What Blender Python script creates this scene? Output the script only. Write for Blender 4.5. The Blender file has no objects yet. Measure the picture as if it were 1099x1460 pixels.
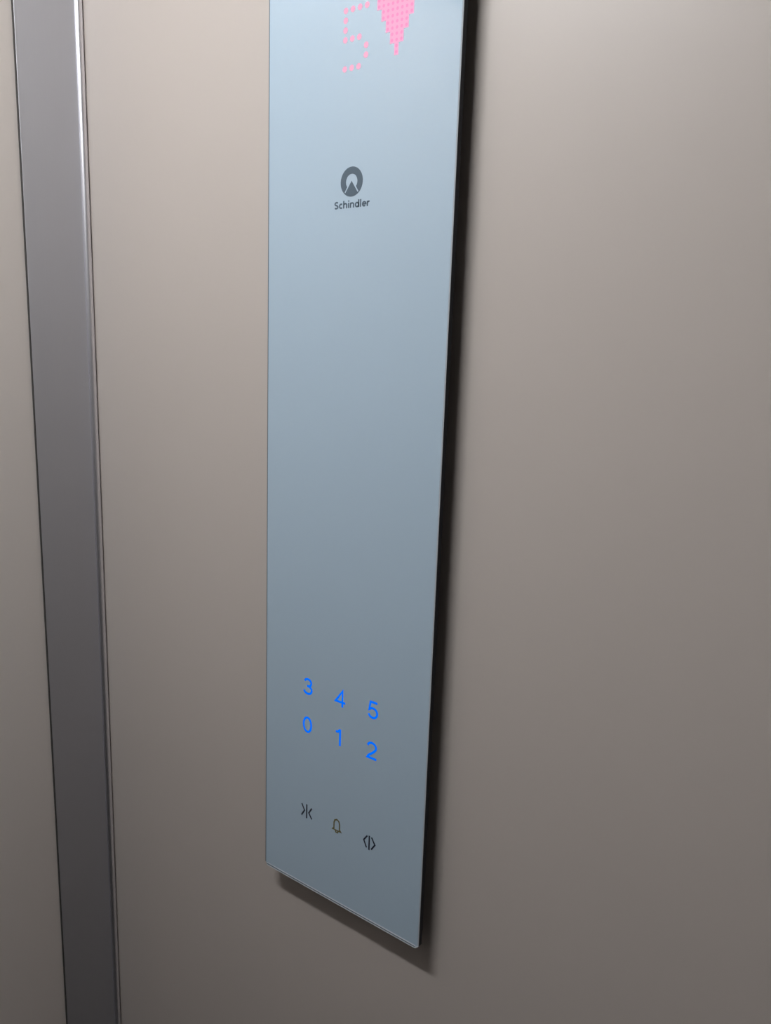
import bpy, bmesh, math
from mathutils import Matrix, Vector

scene = bpy.context.scene
COL = scene.collection
ZB = 0.90            # height of the panel's lower edge above the floor
WALL_Y = 0.020       # face of the wall behind the panel (glass front is y = 0)
POST_X = -0.309      # face of the steel entrance post
BACK_X, SIDE_Y, CEIL = 1.05, -1.12, 2.18

# ------------------------------------------------------------------ materials
def new_mat(name):
    m = bpy.data.materials.new(name); m.use_nodes = True
    nt = m.node_tree
    return m, nt, nt.nodes['Principled BSDF']

def painted(name, col, rough, spec=0.5, var=0.03, scale=6.0, coat=0.0, coat_rough=0.05, bump=0.0, bump_scale=900):
    m, nt, b = new_mat(name)
    tc = nt.nodes.new('ShaderNodeTexCoord')
    n = nt.nodes.new('ShaderNodeTexNoise'); n.inputs['Scale'].default_value = scale; n.inputs['Detail'].default_value = 3
    nt.links.new(tc.outputs['Object'], n.inputs['Vector'])
    r = nt.nodes.new('ShaderNodeMapRange')
    r.inputs['To Min'].default_value = 1 - var; r.inputs['To Max'].default_value = 1 + var
    nt.links.new(n.outputs['Fac'], r.inputs['Value'])
    mx = nt.nodes.new('ShaderNodeMix'); mx.data_type = 'RGBA'; mx.blend_type = 'MULTIPLY'
    mx.inputs[0].default_value = 1.0
    mx.inputs[6].default_value = (*col, 1)
    nt.links.new(r.outputs['Result'], mx.inputs[7])
    nt.links.new(mx.outputs[2], b.inputs['Base Color'])
    b.inputs['Roughness'].default_value = rough
    b.inputs['Specular IOR Level'].default_value = spec
    b.inputs['Coat Weight'].default_value = coat
    b.inputs['Coat Roughness'].default_value = coat_rough
    if bump:
        n2 = nt.nodes.new('ShaderNodeTexNoise'); n2.inputs['Scale'].default_value = bump_scale
        nt.links.new(tc.outputs['Object'], n2.inputs['Vector'])
        bp = nt.nodes.new('ShaderNodeBump'); bp.inputs['Strength'].default_value = bump; bp.inputs['Distance'].default_value = 0.0002
        nt.links.new(n2.outputs['Fac'], bp.inputs['Height']); nt.links.new(bp.outputs['Normal'], b.inputs['Normal'])
    return m

def brushed(name, col, rough, metallic=1.0, var=0.06, aniso=0.8):
    m, nt, b = new_mat(name)
    tc = nt.nodes.new('ShaderNodeTexCoord')
    mp = nt.nodes.new('ShaderNodeMapping'); mp.inputs['Scale'].default_value = (900, 900, 3.0)   # vertical grain
    n = nt.nodes.new('ShaderNodeTexNoise'); n.inputs['Scale'].default_value = 1.0; n.inputs['Detail'].default_value = 3
    nt.links.new(tc.outputs['Object'], mp.inputs['Vector']); nt.links.new(mp.outputs['Vector'], n.inputs['Vector'])
    r = nt.nodes.new('ShaderNodeMapRange'); r.inputs['To Min'].default_value = rough - var; r.inputs['To Max'].default_value = rough + var
    nt.links.new(n.outputs['Fac'], r.inputs['Value']); nt.links.new(r.outputs['Result'], b.inputs['Roughness'])
    r2 = nt.nodes.new('ShaderNodeMapRange'); r2.inputs['To Min'].default_value = 0.95; r2.inputs['To Max'].default_value = 1.05
    nt.links.new(n.outputs['Fac'], r2.inputs['Value'])
    mx = nt.nodes.new('ShaderNodeMix'); mx.data_type = 'RGBA'; mx.blend_type = 'MULTIPLY'; mx.inputs[0].default_value = 1
    mx.inputs[6].default_value = (*col, 1); nt.links.new(r2.outputs['Result'], mx.inputs[7])
    nt.links.new(mx.outputs[2], b.inputs['Base Color'])
    b.inputs['Metallic'].default_value = metallic
    tg = nt.nodes.new('ShaderNodeTangent'); tg.direction_type = 'RADIAL'; tg.axis = 'Z'
    nt.links.new(tg.outputs['Tangent'], b.inputs['Tangent'])        # reflections spread across the vertical grain
    b.inputs['Anisotropic'].default_value = aniso
    return m

def glow(name, col, strength=1.0):
    m, nt, b = new_mat(name)
    b.inputs['Base Color'].default_value = (0.0, 0.0, 0.0, 1)
    b.inputs['Specular IOR Level'].default_value = 0.0
    b.inputs['Emission Color'].default_value = (*col, 1)
    b.inputs['Emission Strength'].default_value = strength
    return m

M = dict(
    wall=painted('taupe_coated_steel', (0.458, 0.411, 0.378), 0.42, 0.35, var=0.02, scale=3, bump=0.05),
    door=painted('taupe_door_lightened', (0.67, 0.615, 0.575), 0.45, 0.35, var=0.02, scale=3, bump=0.05),  # wall taupe, lightened in place of light the door misses
    dark_wall=painted('dark_low_fill', (0.08, 0.075, 0.072), 0.5, var=0.05),  # unseen left wall, toned dark to cut bounced fill light
    back_wall=painted('grey_bounce_fill', (0.24, 0.23, 0.225), 0.5, var=0.05),  # unseen back wall, tone set to bounce fill into the panel's shadow
    ceiling=painted('white_ceiling_paint', (0.30, 0.30, 0.295), 0.6),
    floor=painted('dark_rubber_floor', (0.035, 0.033, 0.032), 0.7, var=0.2, scale=60),
    steel=brushed('brushed_steel', (0.58, 0.58, 0.61), 0.66, aniso=0.3),
    bead=brushed('polished_steel_bead', (0.85, 0.84, 0.88), 0.36, var=0.03, aniso=0.0),
    gap_strip=painted('gap_shade', (0.045, 0.042, 0.040), 0.7),  # stands for the shade between post and door leaf
    glass=painted('blue_back_painted_glass', (0.375, 0.475, 0.565), 0.5, 0.0, var=0.012, scale=5, coat=1.0, coat_rough=0.015),
    edge=painted('ground_edge_highlight', (0.66, 0.71, 0.76), 0.25, 0.6, coat=1.0, coat_rough=0.08),  # ground arris, whitened for the bevel highlights laid on as strips
    edge_dark=painted('dark_glass_side', (0.005, 0.007, 0.014), 0.4, 0.2),
    edge_line=painted('dark_glass_line', (0.10, 0.14, 0.17), 0.3),  # thin dark lines drawn on the glass front
    housing=painted('black_plastic', (0.008, 0.008, 0.009), 0.5, 0.3),
    slate=painted('slate_print', (0.058, 0.094, 0.128), 0.4, 0.3, coat=0.6, coat_rough=0.03),
    navy=painted('navy_print', (0.010, 0.016, 0.035), 0.4, 0.3, coat=0.4, coat_rough=0.03),
    olive=painted('olive_print', (0.13, 0.115, 0.045), 0.4, 0.3, coat=0.4, coat_rough=0.03),
    led_five=glow('pink_led', (1.0, 0.50, 0.68)),
    led_arrow=glow('pink_led_arrow', (1.0, 0.36, 0.63)),
    led_field=glow('pink_led_field', (1.0, 0.48, 0.70)),
    blue=glow('blue_lit_digit', (0.0, 0.155, 0.96)),
    lamp=glow('lamp_diffuser', (0.97, 0.985, 1.0), 142.0),
    white=painted('white_lamp_body', (0.7, 0.7, 0.7), 0.5),
)

# ------------------------------------------------------------------ mesh helpers
def obj(name, bm, mat, parent=None, smooth=False, extra=None):
    bmesh.ops.recalc_face_normals(bm, faces=bm.faces[:])
    me = bpy.data.meshes.new(name); bm.to_mesh(me); bm.free()
    me.materials.append(mat)
    for e in (extra or []): me.materials.append(e)
    if smooth:
        for p in me.polygons: p.use_smooth = True
    o = bpy.data.objects.new(name, me); COL.objects.link(o)
    if parent: o.parent = parent
    return o

def box(bm, a, b, bevel=0.0, seg=2):
    r = bmesh.ops.create_cube(bm, size=1.0)
    vs = r['verts']
    for v in vs:
        v.co = Vector([(a[i] + b[i]) / 2 + v.co[i] * (b[i] - a[i]) for i in range(3)])
    if bevel:
        es = {e for v in vs for e in v.link_edges}
        bmesh.ops.bevel(bm, geom=list(es), offset=bevel, segments=seg, affect='EDGES', profile=0.5)

def structure(name, bm, mat, label=None, smooth=False):
    o = obj(name, bm, mat, smooth=smooth); o['kind'] = 'structure'
    if label: o['label'] = label
    return o

def thing(name, label, cat, loc):
    o = bpy.data.objects.new(name, None); COL.objects.link(o)
    o.location = loc; o.empty_display_size = 0.05
    o['label'] = label; o['category'] = cat
    return o

def prism(bm, pts, y0, y1):
    """polygon given in (x, z), extruded from y0 to y1"""
    f = [bm.verts.new((x, y0, z)) for x, z in pts]; k = [bm.verts.new((x, y1, z)) for x, z in pts]
    bm.faces.new(f); bm.faces.new(k[::-1])
    n = len(pts)
    for i in range(n):
        j = (i + 1) % n
        bm.faces.new((f[i], k[i], k[j], f[j]))

def column(bm, pts, z0, z1):
    """polygon given in (x, y), extruded upwards"""
    f = [bm.verts.new((x, y, z0)) for x, y in pts]; k = [bm.verts.new((x, y, z1)) for x, y in pts]
    bm.faces.new(f[::-1]); bm.faces.new(k)
    n = len(pts)
    for i in range(n):
        j = (i + 1) % n
        bm.faces.new((f[i], f[j], k[j], k[i]))

def stroke(bm, pts, w, y0, y1, closed=False, taper=None):
    """flat line of constant width through (x, z) points with mitred corners"""
    n = len(pts); P = [Vector(p) for p in pts]; L = []; R = []
    for i in range(n):
        if closed: a, b = P[i - 1], P[(i + 1) % n]
        else: a, b = P[max(i - 1, 0)], P[min(i + 1, n - 1)]
        d1 = (P[i] - a).normalized() if (P[i] - a).length else None
        d2 = (b - P[i]).normalized() if (b - P[i]).length else None
        d1 = d1 or d2; d2 = d2 or d1
        nrm = Vector((-(d1.y + d2.y), d1.x + d2.x))
        nrm = nrm.normalized() if nrm.length > 1e-6 else Vector((-d1.y, d1.x))
        c = max(0.45, nrm.dot(Vector((-d1.y, d1.x))))
        L.append(P[i] + nrm * w / 2 / c); R.append(P[i] - nrm * w / 2 / c)
    for i in range(n if closed else n - 1):
        j = (i + 1) % n
        prism(bm, [L[i], L[j], R[j], R[i]], y0, y1)

def disc(bm, x, z, r, y0, y1, n=20):
    prism(bm, [(x + r * math.cos(2 * math.pi * k / n), z + r * math.sin(2 * math.pi * k / n)) for k in range(n)], y0, y1)

PR0, PR1 = -0.00015, 0.0002         # prints: a hair proud of the glass, sunk into it

def arc_pts(cx, cz, rx, rz, a0, a1, n=16):
    return [(cx + rx * math.cos(math.radians(a0 + (a1 - a0) * k / n)), cz + rz * math.sin(math.radians(a0 + (a1 - a0) * k / n))) for k in range(n + 1)]

# single-line shapes of the figures and letters, cap height 1: (advance, [(points, closed), ...])
GLYPH = {
    '0': (0.60, [(arc_pts(0.30, 0.5, 0.24, 0.44, 90, 450, 32)[:-1], True)]),
    '1': (0.60, [([(0.36, 0.0), (0.36, 1.0)], False), ([(0.10, 0.80), (0.24, 0.83), (0.33, 0.96)], False)]),
    '2': (0.60, [(arc_pts(0.30, 0.70, 0.235, 0.245, 168, -20, 18) + [(0.42, 0.46), (0.12, 0.17), (0.065, 0.055), (0.57, 0.055)], False)]),
    '3': (0.60, [(arc_pts(0.29, 0.725, 0.21, 0.215, 160, -80, 18) + [(0.24, 0.52)], False), ([(0.24, 0.52)] + arc_pts(0.29, 0.29, 0.245, 0.235, 85, -165, 20), False)]),
    '4': (0.60, [([(0.45, 0.0), (0.45, 0.95), (0.05, 0.28), (0.62, 0.28)], False)]),
    '5': (0.60, [([(0.53, 0.945), (0.15, 0.945), (0.09, 0.50)] + arc_pts(0.29, 0.33, 0.245, 0.275, 125, -160, 22), False)]),
    'S': (0.56, [(arc_pts(0.29, 0.72, 0.19, 0.20, 40, 230, 14) + arc_pts(0.25, 0.28, 0.20, 0.20, 55, -140, 14), False)]),
    'c': (0.50, [(arc_pts(0.29, 0.36, 0.20, 0.28, 55, 305, 18), False)]),
    'h': (0.58, [([(0.09, 0.0), (0.09, 1.06)], False), ([(0.09, 0.46)] + arc_pts(0.28, 0.46, 0.17, 0.19, 150, 0, 12) + [(0.45, 0.0)], False)]),
    'i': (0.24, [([(0.10, 0.0), (0.10, 0.72)], False), ([(0.10, 0.88), (0.10, 1.05)], False)]),
    'n': (0.58, [([(0.09, 0.0), (0.09, 0.72)], False), ([(0.09, 0.46)] + arc_pts(0.28, 0.46, 0.17, 0.19, 150, 0, 12) + [(0.45, 0.0)], False)]),
    'd': (0.60, [([(0.47, 0.0), (0.47, 1.06)], False), (arc_pts(0.28, 0.36, 0.19, 0.28, 0, 360, 24)[:-1], True)]),
    'l': (0.24, [([(0.10, 0.0), (0.10, 1.06)], False)]),
    'e': (0.56, [([(0.10, 0.36), (0.47, 0.36)] + arc_pts(0.28, 0.36, 0.19, 0.28, 10, 310, 24), False)]),
    'r': (0.40, [([(0.09, 0.0), (0.09, 0.72)], False), ([(0.09, 0.42)] + arc_pts(0.30, 0.42, 0.20, 0.22, 150, 80, 8), False)]),
}
def lettering(name, body, x0, x1, z0, cap, weight, mat, parent):
    """lettering standing on z0 between x0 and x1 on the glass"""
    total = sum(GLYPH[c][0] for c in body) - (0.0 if len(body) == 1 else 0.10)
    sx = (x1 - x0) / total; bm = bmesh.new(); x = 0.0
    for c in body:
        for pts, closed in GLYPH[c][1]:
            stroke(bm, [(x0 + (x + px) * sx, z0 + pz * cap) for px, pz in pts], weight, PR0, PR1, closed)
        x += GLYPH[c][0]
    return obj(name, bm, mat, parent)

# ------------------------------------------------------------------ the lift car
T = 0.03
bm = bmesh.new(); box(bm, (POST_X - 0.09, SIDE_Y - T, -T), (BACK_X + T, WALL_Y + T, 0)); structure('floor', bm, M['floor'])
bm = bmesh.new(); box(bm, (POST_X - 0.09, SIDE_Y - T, CEIL), (BACK_X + T, WALL_Y + T, CEIL + T)); structure('ceiling', bm, M['ceiling'])
bm = bmesh.new(); box(bm, (POST_X, WALL_Y, 0), (BACK_X, WALL_Y + T, CEIL)); structure('wall_right', bm, M['wall'])
bm = bmesh.new(); box(bm, (POST_X, SIDE_Y - T, 0), (BACK_X, SIDE_Y, CEIL)); structure('wall_left', bm, M['dark_wall'])
bm = bmesh.new(); box(bm, (BACK_X, SIDE_Y - T, 0), (BACK_X + T, WALL_Y + T, CEIL)); structure('wall_back', bm, M['back_wall'])
# header above the doors
bm = bmesh.new(); box(bm, (POST_X - 0.03, SIDE_Y, 2.08), (POST_X, WALL_Y, CEIL)); structure('wall_front', bm, M['steel'])

# entrance posts: folded steel sheet, with a rolled bead in the corner next to the panel wall
def post(name, ya, yb, label=None):
    b_ = bmesh.new()
    s = 1 if yb > ya else -1
    r = 0.0005
    # folded lip at the door side, flat face to the wall
    pts = [(POST_X - 0.0026, ya + s * 0.0002), (POST_X - r, ya)]
    for k in range(1, 5):
        a = math.pi / 2 * k / 4
        pts.append((POST_X - r + r * math.sin(a), ya + s * (r - r * math.cos(a))))
    pts += [(POST_X, yb), (POST_X - 0.0026, yb)]
    column(b_, pts, 0.0, 2.08)
    return structure(name, b_, M['steel'], label)

post('trim_1', -0.0592, WALL_Y, 'brushed steel entrance post in the corner')
bm = bmesh.new()
rb = 0.0046; cyb = WALL_Y - rb - 0.0002
pts = [(POST_X - 0.001, cyb - rb)]
for k in range(0, 41):
    a = -math.pi / 2 + math.pi * k / 40
    pts.append((POST_X + rb * math.cos(a) * 0.95, cyb + rb * math.sin(a)))
pts.append((POST_X - 0.001, cyb + rb))
column(bm, pts, 0.0, 2.08)
structure('trim_2', bm, M['bead'], 'bright rolled steel bead where post meets wall', smooth=False)
post('trim_3', SIDE_Y + 0.0792, SIDE_Y)

# sliding door leaf just behind the posts
def door_leaf(name, y0, y1):
    b_ = bmesh.new(); box(b_, (POST_X - 0.032, y0, 0.004), (POST_X - 0.0028, y1, 2.078), 0.001)
    return structure(name, b_, M['door'])
door_leaf('door_1', SIDE_Y + 0.04, -0.02)
# dark strip painted in for the shaded gap between post and door leaf
bm = bmesh.new(); box(bm, (POST_X - 0.0032, -0.0601, 0.004), (POST_X - 0.0004, -0.0590, 2.078)); structure('trim_4', bm, M['gap_strip'], 'thin dark strip for the shaded gap between door and steel post')

# ------------------------------------------------------------------ ceiling lamp (main light of the car)
LX, LY = 0.0, -0.645
lamp = thing('ceiling_light', 'white slim strip light mounted on the lift ceiling near the door', 'ceiling light', (LX, LY, CEIL))
bm = bmesh.new()
hx, hy = 0.22, 0.045
box(bm, (-hx, -hy, -0.014), (hx, hy, 0.0), 0.002); obj('lamp_housing', bm, M['white'], lamp)
# half-round diffuser and its two end caps
def trough(x0, x1, r, n=24):
    b_ = bmesh.new(); A = []; B = []
    for k in range(n + 1):
        t = math.pi * k / n
        A.append(b_.verts.new((x0, -r * math.cos(t), -0.0135 - r * math.sin(t)))); B.append(b_.verts.new((x1, -r * math.cos(t), -0.0135 - r * math.sin(t))))
    for k in range(n): b_.faces.new((A[k], A[k + 1], B[k + 1], B[k]))
    b_.faces.new(A); b_.faces.new(B[::-1]); b_.faces.new((A[0], B[0], B[-1], A[-1]))
    return b_
obj('diffuser', trough(-hx + 0.012, hx - 0.012, 0.028), M['lamp'], lamp)
for x in (-hx + 0.004, hx - 0.012): obj('end_cap', trough(x, x + 0.008, 0.030), M['white'], lamp)

# ------------------------------------------------------------------ the operating panel
W, H = 0.200, 1.06
panel = thing('control_panel', 'tall pale blue glass lift control panel mounted on the taupe wall', 'control panel', (0, 0, ZB))

# black plate carrier, set in from the glass all round
bm = bmesh.new(); box(bm, (0.010, 0.0055, 0.0145), (W - 0.0012, 0.0088, H - 0.012), 0.0006)
box(bm, (0.020, 0.0080, 0.030), (W - 0.016, WALL_Y + 0.0005, H - 0.03))
obj('housing', bm, M['housing'], panel)

# the glass: body with clipped corners, ground front arris, dark sides
def clipped(x0, x1, z0, z1, c):
    return [(x0 + c, z0), (x1 - c, z0), (x1, z0 + c), (x1, z1 - c), (x1 - c, z1), (x0 + c, z1), (x0, z1 - c), (x0, z0 + c)]
def loft(bm, rings, mats):
    R = [[bm.verts.new((x, y, z)) for x, z in pts] for y, pts in rings]
    for k in range(len(R) - 1):
        n = len(R[k])
        for i in range(n):
            j = (i + 1) % n
            f = bm.faces.new((R[k][i], R[k][j], R[k + 1][j], R[k + 1][i])); f.material_index = mats[k]
    return R
bm = bmesh.new()
a = 0.0008
R = loft(bm, [(0.0, clipped(a, W - a, a, H - a, 0.0030)), (a, clipped(0, W, 0, H, 0.0034)), (0.0056, clipped(0, W, 0, H, 0.0034))], [1, 2])
f = bm.faces.new(R[0]); f.material_index = 0
f = bm.faces.new(R[-1]); f.material_index = 2
glass = obj('glass_plate', bm, M['glass'], panel, extra=[M['edge'], M['edge_dark']])

# lower edge: bevel highlights painted as bright strips, refracted rim as a dark one
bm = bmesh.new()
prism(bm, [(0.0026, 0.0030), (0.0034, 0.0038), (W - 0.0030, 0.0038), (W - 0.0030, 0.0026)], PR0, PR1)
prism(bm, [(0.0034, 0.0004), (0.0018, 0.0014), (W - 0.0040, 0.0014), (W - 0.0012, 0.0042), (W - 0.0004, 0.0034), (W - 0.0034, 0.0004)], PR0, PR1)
obj('edge_highlights', bm, M['edge'], glass)
bm = bmesh.new()
prism(bm, [(0.0020, 0.0015), (0.0026, 0.0025), (W - 0.0042, 0.0025), (W - 0.0042, 0.0015)], PR0 * 0.8, PR1)
prism(bm, [(0.0003, 0.004), (0.0012, 0.004), (0.0012, H - 0.004), (0.0003, H - 0.004)], PR0 * 0.8, PR1)  # plain dark line up the left side
obj('edge_dark_lines', bm, M['edge_line'], glass)

# --- LED floor display: a dotted 5 and a filled arrow pointing down
bm = bmesh.new()
P5 = 0.0073; x5, z5 = 0.0877, 0.8180
for r, cs in enumerate([(0, 1, 2, 3), (0,), (0,), (0, 1, 2), (3,), (3,), (0, 1, 2)]):
    for c in cs: disc(bm, x5 + c * P5, z5 - r * P5 * 0.998, 0.0024, PR0, PR1)
o = obj('floor_digit', bm, M['led_five'], panel); o['label'] = 'pink dotted figure 5 lit behind the glass'
PA = 0.00452; xt, zt = 0.1399, 0.77816
def half(r): return min(r // 2, 4)
bm = bmesh.new()
for r in range(12):
    h = half(r)
    xa, xb = xt - (h + 0.46) * PA, xt + (h + 0.46) * PA
    za, zb = zt + (r - 0.5) * 0.00444, zt + (r + 0.5) * 0.00444
    prism(bm, [(xa, za), (xb, za), (xb, zb), (xa, zb)], PR0 * 0.5, PR1)
arrow = obj('direction_arrow', bm, M['led_field'], panel); arrow['label'] = 'pink lit arrow pointing down'
bm = bmesh.new()
for r in range(12):
    for c in range(-half(r), half(r) + 1): disc(bm, xt + c * PA, zt + r * 0.00444, 0.00125, PR0, PR1, 14)
obj('led_dots', bm, M['led_arrow'], arrow)

# --- maker's emblem and lettering
ex, ez, er = 0.0979, 0.6863, 0.0119
bm = bmesh.new()
apex = Vector((0.0, 0.06)); dL = Vector((-0.56, -0.80)).normalized()
def hit(p, d, r):                                  # distance along a ray to a circle of radius r
    b_ = p.dot(d); return -b_ + math.sqrt(b_ * b_ - p.dot(p) + r * r)
gap = 0.10
nL = Vector((dL.y, -dL.x))                          # outward to the left
if nL.x > 0: nL = -nL
p0 = apex + nL * gap
def ang(v): return math.atan2(v.y, v.x)
pi_ = p0 + dL * hit(p0, dL, 0.52); po_ = p0 + dL * hit(p0, dL, 1.0)
ai, ao = ang(pi_), ang(po_)
ai = ai if ai > 0 else ai + 2 * math.pi; ao = ao if ao > 0 else ao + 2 * math.pi   # left end, running clockwise over the top
N = 48
ring_o = []; ring_i = []
for k in range(N + 1):
    t = k / N
    A = ao * (1 - t) + (math.pi - ao) * t; B_ = ai * (1 - t) + (math.pi - ai) * t
    ring_o.append((ex + er * math.cos(A), ez + er * math.sin(A))); ring_i.append((ex + er * 0.52 * math.cos(B_), ez + er * 0.52 * math.sin(B_)))
for k in range(N): prism(bm, [ring_o[k], ring_o[k + 1], ring_i[k + 1], ring_i[k]], PR0, PR1)
# mountain-shaped wedge standing on the lower arc
tL = apex + dL * hit(apex, dL, 1.0); aL = ang(tL) % (2 * math.pi)
aR = 3 * math.pi - aL
arc = [(ex + er * math.cos(aL + (aR - aL) * k / 14), ez + er * math.sin(aL + (aR - aL) * k / 14)) for k in range(15)]
for k in range(14): prism(bm, [(ex + er * apex.x, ez + er * apex.y), arc[k], arc[k + 1]], PR0, PR1)
# rim closing the light lines at the outside
for a0, a1 in ((ao, aL), (math.pi - ao + 2 * math.pi, aR)):
    q = [(ex + er * s * math.cos(t), ez + er * s * math.sin(t)) for s, t in ((1, a0), (1, a1), (0.92, a1), (0.92, a0))]
    prism(bm, q, PR0 * 0.9, PR1)
obj('maker_emblem', bm, M['slate'], panel)
lettering('maker_lettering', 'Schindler', 0.0793, 0.1172, 0.6655, 0.0058, 0.00125, M['slate'], panel)

# --- touch keys: six blue figures and three printed symbols
cxs = (0.0578, 0.0987, 0.1385); hz = 0.0086
for body, c, z in (('3', 0, 0.2222), ('4', 1, 0.2222), ('5', 2, 0.2222), ('0', 0, 0.1816), ('1', 1, 0.1816), ('2', 2, 0.1816)):
    o = lettering('floor_button', body, cxs[c] - 0.0062, cxs[c] + 0.0062, z - hz, 2 * hz, 0.0022, M['blue'], panel)
    o['label'] = 'blue lit figure %s' % body

bm = bmesh.new(); w = 0.00155; zc = 0.0868
stroke(bm, [(0.0519, zc + 0.0065), (0.0556, zc), (0.0516, zc - 0.0066)], w, PR0, PR1)
stroke(bm, [(0.0586, zc + 0.0078), (0.0586, zc - 0.0078)], w, PR0, PR1)
stroke(bm, [(0.0653, zc + 0.0056), (0.0614, zc - 0.0008), (0.0656, zc - 0.0064)], w, PR0, PR1)
o = obj('door_close_button', bm, M['navy'], panel); o['label'] = 'dark symbol of two arrows closing on a bar'
bm = bmesh.new(); zc = 0.0857
stroke(bm, [(0.1366, zc + 0.0066), (0.1324, zc + 0.0008), (0.1360, zc - 0.0062)], w, PR0, PR1)
stroke(bm, [(0.1390, zc + 0.0076), (0.1390, zc - 0.0076)], w, PR0, PR1)
stroke(bm, [(0.1417, zc + 0.0068), (0.1459, zc + 0.0004), (0.1417, zc - 0.0060)], w, PR0, PR1)
o = obj('door_open_button', bm, M['navy'], panel); o['label'] = 'dark symbol of two arrows opening from a bar'
bm = bmesh.new(); bx, bz, w = 0.0985, 0.0866, 0.0015
stroke(bm, [(bx - 0.0052, bz - 0.0046), (bx - 0.0036, bz - 0.0030), (bx - 0.0036, bz + 0.0028), (bx - 0.0026, bz + 0.0058), (bx, bz + 0.0072),
            (bx + 0.0026, bz + 0.0058), (bx + 0.0036, bz + 0.0028), (bx + 0.0036, bz - 0.0030), (bx + 0.0052, bz - 0.0046)], w, PR0, PR1, closed=True)
stroke(bm, [(bx - 0.0016, bz - 0.0052), (bx - 0.0010, bz - 0.0068), (bx + 0.0010, bz - 0.0068), (bx + 0.0016, bz - 0.0052)], w, PR0, PR1)
o = obj('alarm_button', bm, M['olive'], panel); o['label'] = 'olive outlined bell symbol'

# ------------------------------------------------------------------ camera
cam = bpy.data.cameras.new('camera'); co = bpy.data.objects.new('camera', cam); COL.objects.link(co)
right = Vector((0.8027569, 0.5953472, 0.0338095)); down = Vector((0.1429017, -0.1370210, -0.9802063)); fwd = Vector((-0.5789305, 0.7916988, -0.1950706))
m = Matrix((right, -down, -fwd)).transposed().to_4x4()
m.translation = Vector((0.53992, -0.54026, 0.54332 + ZB))
co.matrix_world = m
cam.sensor_fit = 'VERTICAL'; cam.sensor_height = 36.0; cam.sensor_width = 36.0 * 1099 / 1460
cam.lens = 36.0 * 1113.77 / 1460; cam.clip_start = 0.01
scene.camera = co

w_ = bpy.data.worlds.new('world'); scene.world = w_; w_.use_nodes = True
w_.node_tree.nodes['Background'].inputs['Color'].default_value = (0.02, 0.02, 0.022, 1)
vs = scene.view_settings
vs.view_transform = 'Standard'; vs.look = 'None'; vs.gamma = 1.0; vs.use_curve_mapping = False; vs.exposure = 0.0
